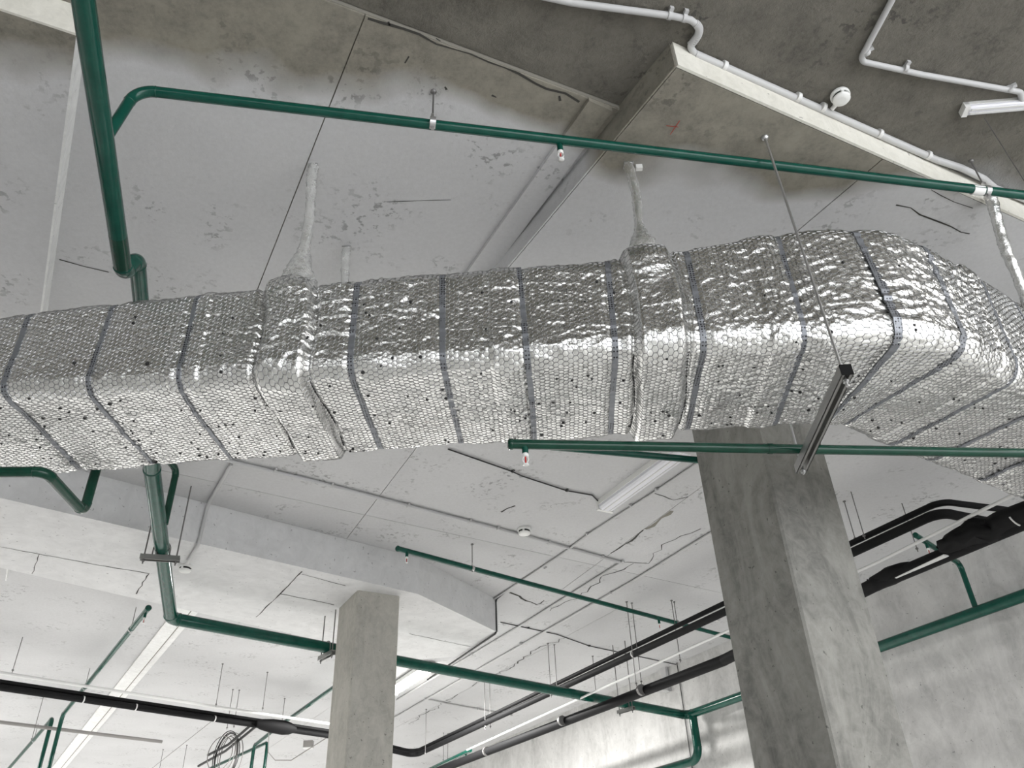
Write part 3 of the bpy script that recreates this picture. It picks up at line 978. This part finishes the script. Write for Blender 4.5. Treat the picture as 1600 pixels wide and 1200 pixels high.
# --- sprinkler pipe under the back ceiling
z2 = ZC - .23
r0, r1 = at(621, 857, z2), at(1127, 992, z2)
sp2 = pipe('sprinkler_pipe', 'green sprinkler pipe under the cracked back ceiling left of the column', 'pipe', [r0, r1 + (r1 - r0) * .25], .0225, .1, 'green_paint')
MB().lathe(r0, [(.0225, .012), (.025, .01), (.025, -.004), (.016, -.012)], r1 - r0, 14).build('end_cap', 'green_paint', sp2)
sprinkler(sp2, at(636, 860, z2), .0225); sprinkler(sp2, at(1029, 966, z2), .0225)
for (x, y, lb) in ((738, 888, 'rod hanger near the free end of the back sprinkler pipe'), (1058, 973, 'rod hanger of the back sprinkler pipe beside the black pipes')):
    p = at(x, y, z2); hanger(lb, (p[0], p[1], ZC), .0225, z2, r1 - r0)

# --- far left sprinkler pipes
z3 = ZC - .30
e0, e1_ = at(232, 950, z3), at(98, 1117, z3)
fl = pipe('sprinkler_pipe', 'green branch pipe with free end at lower left, dropping at its far bend', 'pipe', [e0, e1_, e1_ - vec(0, 0, 1.6)], .026, .10, 'green_paint')
MB().lathe(e0, [(.026, .012), (.029, .01), (.029, -.004), (.016, -.012)], e1_ - e0, 14).build('end_cap', 'green_paint', fl)
sprinkler(fl, at(228, 955, z3), .026)
p = at(205, 983, z3); hanger('rod hanger near the free end of the lower left branch pipe', (p[0], p[1], ZC), .026, z3, e1_ - e0)
p = at(133, 1074, z3); hanger('rod hanger of the lower left branch pipe beside the black line', (p[0], p[1], ZC), .026, z3, e1_ - e0)
e2, e3 = at(82, 1122, z3), at(10, 1205, z3)
fl2 = pipe('sprinkler_pipe', 'green pipe in the far lower left corner with a drop beside it', 'pipe', [e2 - vec(0, 0, 1.6), e2, e3 + (e3 - e2) * .5], .026, .08, 'green_paint')
p = at(53, 1156, z3); hanger('rod hanger of the corner pipe at far lower left', (p[0], p[1], ZC), .026, z3, e3 - e2)
e4, e5 = at(520, 1075, z3), at(435, 1135, z3)
e6 = at(397, 1165, z3)
pipe('sprinkler_pipe', 'green branch pipe left of the slim column that bends down', 'pipe', [e4 + (e4 - e5) * .6, e5, e6, e6 - vec(0, 0, 1.5)], .026, .10, 'green_paint')
e7 = at(418, 1160, z3); e8 = at(330, 1200, z3)
pipe('sprinkler_pipe', 'green pipe drop next to the hanging cable coil', 'pipe', [e8 + (e8 - e7) * .5, e7, e7 - vec(0, 0, 1.5)], .024, .06, 'green_paint')
e9, e10 = at(735, 1172, 3.9), at(670, 1203, 3.9)
sp9 = pipe('sprinkler_pipe', 'green sprinkler pipe low between the slim column and the wall', 'pipe', [e9, e10 + (e10 - e9)], .028, .06, 'green_paint')
sprinkler(sp9, at(728, 1176, 3.9), .028)

# --- right-hand green branch near the wall
bz = 4.33
g1_ = at(1430, 836, bz); 
gw = wq(onwall(1523, 946, .16))
g2 = at(1500, 868, bz)
gd = (g2 - g1_)
k_ = None
n2 = vec(gw[0], gw[1], bz)
br = pipe('sprinkler_pipe', 'green branch rising from the wall header behind the black foam', 'pipe', [g1_, n2, vec(gw[0], gw[1], zw)], .024, .06, 'green_paint')
sprinkler(br, g1_ + (n2 - g1_) * .22, .024)

# ================================================================== black insulated lines
zb = 4.06
bl0, bl1 = at(-40, 1068, zb), at(512, 1149, zb)
bl0 = bl0 + (bl0 - bl1) * .8
bturn = at(648, 1181, zb)
br1, br2 = at(1125, 962, zb), at(1345, 858, zb)
brk = at(1468, 800, zb); bre = at(1575, 822, zb)
def line(name, label, pts, r, mat='black_rubber', R=.12, cat='pipe', group=None):
    return pipe(name, label, cat, pts, r, R, mat, group, n=14, collar=False, names=('sleeve', 'bend'))
off = vec(.055, .055, .0)
perp = np.cross(vec(0, 0, 1), (br1 - bturn)); perp /= np.linalg.norm(perp)
ln1 = line('insulated_pipe', 'black rubber insulated pipe, lower of the pair along the back ceiling', [bl0, bl1, bturn, br1, br2, brk, bre], .036)
ln2 = line('insulated_pipe', 'black rubber insulated pipe, upper of the pair along the back ceiling', [bl0 + vec(0, .02, .06), bl1 + vec(0, .02, .06), bturn + vec(-.02, .08, .07), br1 + perp * .03 + vec(0, 0, .105), br2 + perp * .03 + vec(0, 0, .09), brk + perp * .03 + vec(.02, 0, .09), bre + perp * .02 + vec(.2, -.02, .09)], .024)
for (x, y) in ((130, 1093), (212, 1105), (335, 1123), (990, 1022), (1120, 964), (870, 1079), (760, 1130)):
    p = at(x, y, zb)
    ddv = (bl1 - bl0) if x < 520 else (br1 - bturn)
    rings(ln1, [(p, ddv)], .039, 'conduit_white', .007, 'cable_tie')
# swollen junction on the left black line
m = MB()
c = at(430, 1135, zb); dd = (bl1 - bl0) / np.linalg.norm(bl1 - bl0)
m.tube([c - dd * .28, c - dd * .2, c - dd * .05, c + dd * .12, c + dd * .22, c + dd * .30], [.04, .065, .085, .09, .075, .04], 14)
m.build('junction_sleeve', 'black_rubber', ln1)
# heavy foam pipe in front of the wall
zf = 3.76
w0_, w1_ = at(700, 1198, zf), at(1130, 1032, zf)
w2_ = at(1370, 912, zf); w3_ = at(1490, 852, zf); w4_ = at(1640, 790, zf)
foam = line('insulated_pipe', 'thick black foam clad pipe running in front of the right wall', [w0_ + (w0_ - w1_) * .3, w0_, w1_, w2_, w4_ + (w4_ - w3_) * 4], .052)
for (x, y) in ((878, 1126), (1002, 1078), (650, 1218), (760, 1174)):
    rings(foam, [(at(x, y, zf), w1_ - w0_)], .057, 'rod_steel', .016, 'clamp')
# loose foam sheets bunched on the pipe
def blob(path, radii, n, jit, flat=.7):
    m = MB(); m.tube(path, radii, n, True, flat)
    m.v = [tuple(np.array(v) + np.array([random.gauss(0, jit), random.gauss(0, jit), random.gauss(0, jit)])) for v in m.v]
    return m
pp = [at(x, y, zf + .03) for x, y in ((1474, 858), (1480, 855), (1490, 850), (1502, 842), (1515, 838), (1528, 828), (1540, 828), (1555, 824), (1570, 815), (1600, 800), (1640, 785))]
blob(pp, [.05, .075, .082, .10, .098, .12, .11, .112, .092, .088, .085], 18, .007).build('foam_wrap', 'black_rubber', foam)
pp = [at(x, y, zf + .02) for x, y in ((1365, 912), (1390, 900), (1410, 892), (1425, 885))]
blob(pp, [.06, .085, .075, .05], 14, .006, .8).build('foam_wrap', 'black_rubber', foam)
m = MB(); c_ = at(1588, 806, zf + .03); dd_ = (w4_ - w3_) / np.linalg.norm(w4_ - w3_); sd_ = np.cross(vec(0, 0, 1), dd_)
if sd_[1] > 0: sd_ = -sd_
m.tube([c_ + .098 * (math.cos(a) * sd_ - .7 * math.sin(a) * vec(0, 0, 1)) for a in np.linspace(.4, 1.5, 9)], .006, 6)
m.build('cable_tie', 'conduit_white', foam)
# torn white facing on the foam
m = MB()
p_ = at(1478, 868, zf - .06); q_ = at(1400, 903, zf - .055)
m.tube([p_, p_ + (q_ - p_) * .5, q_], [.03, .022, .012], 8, True, .25)
m.build('torn_facing', 'conduit_white', foam)
# white conduit beside the black lines
zwh = 3.86
white1 = pipe('conduit', 'white conduit hung in front of the wall between the two black lines', 'conduit', [at(560, 1180 + 75, zwh) if 0 else at(730, 1172, zwh), at(990, 1053, zwh), at(1125, 990, zwh), at(1370, 879, zwh), at(1600, 765, zwh), at(1600, 765, zwh) + (at(1600, 765, zwh) - at(1370, 879, zwh)) * 1.2], .012, .1, 'conduit_white', n=10, collar=False, names=('conduit_run', 'bend'))
zwl = ZC - .45
pipe('conduit', 'white conduit above the black line at lower left', 'conduit', [at(-20, 1047, zwl) + (at(-20, 1047, zwl) - at(515, 1131, zwl)) * .8, at(130, 1071, zwl), at(335, 1104, zwl), at(515, 1131, zwl), at(545, 1136, zwl)], .017, .1, 'conduit_white', n=10, collar=False, names=('conduit_run', 'bend'))
pipe('conduit', 'grey rail hanging loose in the lower left, cut off at its right end', 'conduit', [at(-20, 1126, 4.15) + (at(-20, 1126, 4.15) - at(253, 1159, 4.15)), at(120, 1143, 4.15), at(253, 1159, 4.15)], .022, .1, 'rail_grey', n=10, collar=False, names=('conduit_run', 'bend'))

# thin rods down to the racks (each its own hanger)
def rodthing(label, x0, y0, y1, group='bare rods of the pipe racks', r=.0042):
    P = at(x0, y0, ZC); z1 = zfor(P, y1)
    th = thing('hanger_rod', label, 'rod', (P[0], P[1], z1), group)
    MB().tube([P, vec(P[0], P[1], z1)], r, 6).build('threaded_rod', 'rod_steel', th)
    MB().lathe(P, [(.013, 0), (.013, -.008), (.005, -.012)], n=8).build('anchor', 'rod_steel', th)
    MB().lathe(vec(P[0], P[1], z1 + .02), [(.012, .012), (.012, 0)], n=6).build('nut', 'rod_steel', th)
RODS = [((979, 940, 1072), 'left one of two rods carrying the black pair right of centre'),
        ((987, 942, 1069), 'right one of two rods carrying the black pair right of centre'),
        ((856, 1005, 1090), 'left one of two rods above the mid stretch of the black pair'),
        ((866, 1007, 1088), 'right one of two rods above the mid stretch of the black pair'),
        ((1049, 938, 1035), 'rod rising from the black pair close to the big column'),
        ((926, 1025, 1092), 'single short rod between the two pairs above the white conduit'),
        ((757, 1064, 1140), 'left one of two rods far along the black pair'),
        ((765, 1066, 1138), 'right one of two rods far along the black pair'),
        ((666, 1108, 1180), 'rod over the far bend of the black pair beside the slim column'),
        ((693, 1145, 1190), 'left short rod low beside the far bend'),
        ((700, 1146, 1188), 'right short rod low beside the far bend'),
        ((1319, 783, 846), 'rod hugging the right arris of the big column'),
        ((1326, 756, 842), 'longer rod just right of the big column'),
        ((1407, 780, 862), 'rod standing alone above the black bend at right'),
        ((39, 984, 1051), 'rod of the white conduit at the left edge'),
        ((73, 1070, 1158), 'rod of the grey rail at lower left'),
        ((348, 1037, 1104), 'rod above the white conduit midway at lower left'),
        ((364, 1077, 1140), 'left one of two rods above the cable coil'),
        ((374, 1078, 1138), 'right one of two rods above the cable coil'),
        ((418, 1050, 1110), 'rod above the black junction sleeve'),
        ((445, 1091, 1125), 'short rod beside the branch pipe left of the slim column'),
        ((255, 1171, 1205), 'small rod at the bottom edge, left of the cable coil'),
        ((292, 1164, 1205), 'taller small rod at the bottom edge, left of the cable coil'),
        ((1567, 700, 800), 'left one of two rods beneath the foil bulge at right'),
        ((1577, 700, 795), 'right one of two rods beneath the foil bulge at right')]
for (a, lb) in RODS: rodthing(lb, *a)

# cable coil hanging at lower left
coil = thing('cable_coil', 'loose coil of black cable hanging under the black line', 'cable', tuple(at(345, 1165, 3.7)))
cz = at(352, 1170, 3.86)
for i in range(7):
    pts = []
    ra, rb = random.uniform(.10, .17), random.uniform(.22, .34)
    ph0 = random.uniform(-.3, .3); ox = random.uniform(-.05, .05)
    for k in range(37):
        a = 2 * math.pi * k / 36
        pts.append(cz + vec(ra * math.cos(a) + ox, .05 * math.sin(a + ph0) + .02 * i - .06, rb * math.sin(a) - rb * .3))
    MB().tube(pts, .006, 6).build('loop', 'black_cable' if i % 2 else 'rail_grey', coil)
for (x0, y0, x1, y1) in ((400, 1135, 310, 1197), (392, 1133, 325, 1180)):
    A_, B_ = at(x0, y0, zb), at(x1, y1, 3.8)
    MB().tube([A_, (A_ + B_) / 2 + vec(0, 0, -.05), B_], .017, 8).build('tail', 'black_cable', coil)
# thin stay wires
def wire(label, pts, r=.0025, mat='rod_steel', name='stay_wire', cat='wire'):
    th = thing(name, label, cat, tuple(pts[0]))
    MB().tube(pts, r, 5).build('strand', mat, th)
wire('thin stay wire slanting down left from the black line', [at(337, 1122, zb), at(200, 1230, zb - .5)], .003)

# ================================================================== ceiling conduits
def conduit(label, pix, r=.0125, z=ZC, mat='conduit_grey', clips=(), R=.05, name='conduit', ext=0.0):
    pts = [at(x, y, z) - vec(0, 0, r + .004) for x, y in pix]
    if ext:
        pts[0] = pts[0] + (pts[0] - pts[1]) / np.linalg.norm(pts[0] - pts[1]) * ext
    th = pipe(name, label, 'conduit', pts, r, R, mat, n=10, collar=False, names=('conduit_run', 'bend'))
    for (x, y) in clips:
        p = at(x, y, z) - vec(0, 0, r + .004)
        seg = min(range(len(pts) - 1), key=lambda i: np.linalg.norm((pts[i] + pts[i + 1]) / 2 - p))
        d = pts[seg + 1] - pts[seg]; d /= np.linalg.norm(d)
        m = MB().tube([p - d * .008, p + d * .008], r + .004, 10)
        m.box(p + np.cross(d, vec(0, 0, 1)) * (r + .008) + vec(0, 0, r * .5), (.008, .010, r * .6), d, np.cross(d, vec(0, 0, 1)))
        m.build('clip', mat, th)
    return th
conduit('grey conduit along the back ceiling carrying the small smoke detector', [(350, 715), (480, 746), (640, 787), (818, 834), (972, 877)], .013,
        clips=[(430, 733), (518, 756), (637, 787), (733, 812), (777, 823), (856, 845), (940, 868)])
conduit('grey conduit running away over the cracked ceiling from the bend near the column', [(974, 874), (905, 918), (820, 971), (694, 1046), (620, 1092)], .013, clips=[(860, 946), (775, 998), (738, 1020)])
conduit('long grey conduit closest to the wall side of the cracked ceiling', [(1180, 790), (1097, 838), (989, 905), (868, 975), (760, 1036), (624, 1114), (560, 1152)], .014, clips=[(1085, 846), (1034, 877), (955, 924), (813, 1003)])
conduit('cable run on clips from the fluorescent batten down to the beam end', [(1130, 695), (1088, 722), (1020, 768), (920, 832), (880, 862), (830, 895), (772, 934)], .010, mat='conduit_grey', clips=[(1025, 762), (985, 787), (917, 832), (850, 885)])
conduit('thin dark cable clipped under the ceiling towards the batten', [(700, 700), (800, 735), (815, 742), (885, 765), (925, 772), (938, 785)], .0055, mat='black_cable', clips=[(800, 735), (885, 765)], R=.02)
conduit('thin dark cable crossing the ceiling towards the right wall', [(782, 971), (870, 990), (920, 1008), (985, 1022), (1060, 1038)], .0055, mat='black_cable', clips=[(825, 980), (920, 1008)], R=.02)
conduit('short grey conduit leaving a round box far back near the lit lamp', [(664, 1090), (700, 1098), (800, 1116)], .013, clips=[(747, 1106)])
# conduit that steps down the transverse beam to a detector
pA, pB = at(362, 722, ZC), at(322, 788, ZC)
pBd = vec(pB[0], pB[1], pB[2] - .02)
face0 = at(321, 786, ZC)
bq = vec(face0[0], face0[1], ZB) - vec(0, 0, .02)
d3 = at(294, 876, ZB) - vec(0, 0, .02)
nb = np.cross(tb, vec(0, 0, 1)); nb = nb if nb[1] < 0 else -nb
def onface(P, off=.02):
    v = P - t0; v = v - tb * (v @ tb); v[2] = 0
    return P - v + nb * off
fa = onface(pBd); fb = onface(bq)
pipe('conduit', 'grey conduit stepping over the beam edge to the round detector', 'conduit', [pA - vec(0, 0, .02), fa, fb, d3], .013, .05, 'conduit_grey', n=10, collar=False, names=('conduit_run', 'bend'))
# conduit down the beam end and below it
pA = at(771, 934, ZC) - vec(0, 0, .012)
e_ = at(765, 950, ZC)
p1 = at(766, 940, ZC)
dnp = vec(p1[0], p1[1], zfor(p1, 985))
pipe('conduit', 'cable dropping down the end of the transverse beam and running on', 'conduit', [at(790, 922, ZC) - vec(0, 0, .012), p1 - nb * 0 + vec(.06, -.08, -.012), vec(dnp[0] + .06, dnp[1] - .08, ZB - .015), at(700, 1040, ZB - .03), at(668, 1062, ZB - .03)], .010, .04, 'black_cable', n=8, collar=False, names=('conduit_run', 'bend'))
# wall cable
wc = at(1061, 1036, ZC); wc0 = vec(*(wc - WN * (WN @ wc - WD - .015))[:2], ZC)
wire('dark cable running down the right wall behind the header elbow', [at(1060, 1037, ZC) - vec(0, 0, .01), wc0, wc0 - vec(.0, .0, 1.2), wc0 - vec(-.02, .0, 2.4)], .006, 'black_cable', 'wall_cable', 'cable')
# wall bracket
wb = onwall(1040, 1062, .03)
th = thing('wall_bracket', 'small pale steel bracket on the wall top by the foam pipe', 'bracket', tuple(wb))
MB().box(wb, (.05, .02, .16), wdir, WN).build('plate', 'conduit_grey', th)
MB().box(wb - vec(0, 0, .14) + WN * .05, (.05, .06, .012), wdir, WN).build('foot', 'conduit_grey', th)

# conduits of the near rough slab (upper right)
ZR = ZC + .03
cu = conduit('grey conduit along the pale slab edge at upper right with a corrugated bend', [(800, -20), (893, 0), (1050, 21), (1078, 27), (1092, 38), (1088, 52), (1076, 68), (1085, 80)], .014, ZR, clips=[(1045, 20), (1068, 24)], R=.03, ext=3.0)
zc2 = ZR
pp = [at(x, y, ZR) - vec(0, 0, .02) for x, y in ((1085, 80), (1130, 98), (1285, 164), (1380, 207), (1460, 245), (1500, 258), (1535, 275), (1553, 290), (1580, 300), (1700, 345))]
pp[-1] = pp[-1] + (pp[-1] - pp[-2]) * 5
pipe('', '', '', pp, .0165, .05, 'conduit_grey', n=12, collar=False, names=('conduit_run', 'bend'), parent=cu)
for (x, y) in ((1130, 98), (1245, 147), (1284, 163), (1372, 204), (1448, 238)):
    p = at(x, y, ZR) - vec(0, 0, .02); d = pp[3] - pp[1]
    rings(cu, [(p, d)], .021, 'conduit_white', .009, 'clip')
for i in range(16):
    f = i / 15
    a, b = at(1086, 33, ZR), at(1078, 66, ZR); mid = at(1100, 44, ZR)
    p = (1 - f) ** 2 * a + 2 * f * (1 - f) * mid + f * f * b - vec(0, 0, .018)
    t = 2 * (1 - f) * (mid - a) + 2 * f * (b - mid); t /= np.linalg.norm(t)
    MB().tube([p - t * .003, p + t * .003], .0165, 10).build('corrugation', 'conduit_grey', cu)
pp = [(1402, -25), (1390, 0), (1344, 86), (1348, 93), (1440, 113), (1592, 140), (1596, 160)]
conduit('thin grey conduit bending across the rough slab to the upper right lamp', pp, .0125, ZR, clips=[(1413, 103), (1575, 135), (1352, 78)], R=.03, ext=3.0)

# ================================================================== smoke detectors
def detector(label, p, r, axis=(0, 0, -1)):
    th = thing('smoke_detector', label, 'detector', tuple(p), 'white round smoke detectors')
    MB().lathe(p, [(r * .98, 0), (r, .006), (r, r * .30), (r * .92, r * .36)], axis, 32).build('base', 'plastic_white', th)
    MB().lathe(np.array(p) + np.array(axis) * r * .36, [(r * .80, 0), (r * .80, r * .30)], axis, 32).build('sensor_slot', 'slot_dark', th)
    q = np.array(p) + np.array(axis) * r * .36
    for k in range(3):
        a = 2 * math.pi * k / 3 + .4
        MB().box(q + vec(r * .82 * math.cos(a), r * .82 * math.sin(a), -r * .15), (r * .10, r * .14, r * .15), vec(math.cos(a), math.sin(a), 0), vec(-math.sin(a), math.cos(a), 0)).build('rib', 'plastic_white', th)
    MB().lathe(np.array(p) + np.array(axis) * r * .66, [(r * .90, 0), (r * .90, r * .10), (r * .78, r * .24), (r * .4, r * .30)], axis, 32).build('sensor_cap', 'plastic_white', th)
    return th
d_ = detector('white smoke detector beside the conduit on the rough slab, upper right', at(1312, 148, ZR - .012), .042)
a, b = at(1298, 166, ZR), at(1312, 150, ZR)
MB().tube([a - vec(0, 0, .02), b - vec(0, 0, .02)], .010, 10).build('cable_entry', 'plastic_white', d_)
detector('small white smoke detector on the back ceiling conduit', at(819, 826, ZC), .060)
detector('small white smoke detector on the beam soffit beside the bracketed green main', at(290, 884, ZB), .055)

# ================================================================== lamps
def batten(label, a, b, w, h, zt, lit=False, hang=0.0, power=1.0):
    a, b = np.array(a, float), np.array(b, float)
    a[2] = b[2] = zt
    d = b - a; L = np.linalg.norm(d); d /= L; s = np.cross(vec(0, 0, 1), d)
    th = thing('fluorescent_batten', label, 'lamp', tuple((a + b) / 2))
    c = (a + b) / 2 - vec(0, 0, hang)
    MB().box(c - vec(0, 0, h * .25), (L / 2, w / 2, h * .25), d, s).build('body', 'plastic_white', th)
    # diffuser with rounded section
    prof = [(-.46, -.5), (-.46, -.78), (-.36, -.95), (-.2, -1.0), (.2, -1.0), (.36, -.95), (.46, -.78), (.46, -.5)]
    vs = []
    for e in (-L / 2 + .02, L / 2 - .02):
        for (u, v) in prof: vs.append(c + d * e + s * u * w + vec(0, 0, v * h))
    k = len(prof)
    fs = [(i, i + 1, k + i + 1, k + i) for i in range(k - 1)] + [tuple(range(k))[::-1], tuple(range(k, 2 * k))]
    MB().add(vs, fs).build('diffuser', 'lit_tube' if lit else 'diffuser', th)
    for e in (-1, 1):
        MB().box(c + d * e * (L / 2 - .01) - vec(0, 0, h * .5), (.012, w * .5, h * .5), d, s).build('end_cap', 'plastic_white', th)
    if not lit:
        for u in (-.18, .18):
            MB().box(c + s * u * w - vec(0, 0, h * 1.005), (L / 2 - .03, .004, .003), d, s).build('groove', 'conduit_white', th)
    if lit:
        ld = bpy.data.lights.new('tube_light', 'AREA'); ld.shape = 'RECTANGLE'; ld.size = L; ld.size_y = w * 1.2
        ld.energy = TUBE_POWER * L * power; ld.color = (1, .985, .965)
        lo_ = bpy.data.objects.new('tube_light', ld); link(lo_); lo_.parent = th
        lo_.location = tuple(c - vec(0, 0, h + .02) - np.array(th.location))
        lo_.rotation_euler = (0, 0, math.atan2(d[1], d[0]))
    return th
la = at(944, 794, ZC - .05); lb = la + eB * -1.27
batten('unlit ribbed fluorescent batten on the back ceiling beside the cable run', la, lb, .15, .085, ZC)
la = at(1509, 181, ZC - .03); lb = at(1650, 169, ZC - .03)
batten('white batten lamp on the rough slab at the upper right edge', la, la + (lb - la) / np.linalg.norm(lb - la) * 1.2, .055, .036, ZR)
wire('thin hanging wire below the upper right lamp', [at(1538, 184, ZC - .05), at(1605, 290, ZC - .62)], .002)
la = at(672, 1040, ZC - .06)
batten('lit fluorescent batten glowing behind the slim column', la, la + eB * 1.3, .16, .10, ZC - .02, True, power=.75)
# battens added outside the picture to brighten floor, ceiling and big column
for i, (x, y, lbq) in enumerate(((5.4, .2, 'added fill batten near the right wall beyond the right edge'), (-10.6, 8.8, 'added fill batten out of view off to the left'), (-11.6, 13, 'second added fill batten far off to the left'),
                 (-6.2, 20, 'added fill batten in the far depth of the hall'), (-8.6, 21, 'added fill batten deep in the hall, left of the far one'), (-4.9, 21, 'added fill batten at the far end by the wall'))):
    P = vec(x, y, ZC)
    batten(lbq, P, P + eB * 1.3, .16, .10, ZC - .02, True, power=(.26, .85, .45, .4, .4, .35)[i])
# junction box with cable loop, lower left of the slim column
jb = at(482, 1163, 4.3)
th = thing('junction_box', 'small grey junction box left of the slim column', 'box', tuple(jb))
MB().box(jb, (.07, .05, .05)).build('box', 'rail_grey', th)
MB().box(jb - vec(0, 0, .055), (.074, .054, .006)).build('lid', 'conduit_white', th)
wire('grey cable loop dropping from the black junction to the junction box', [at(420, 1145, zb), at(419, 1175, zb - .1), at(430, 1188, zb - .15), at(455, 1188, zb - .15), at(480, 1172, zb - .05), at(515, 1150, zb)], .007, 'rail_grey', 'cable_loop', 'cable')
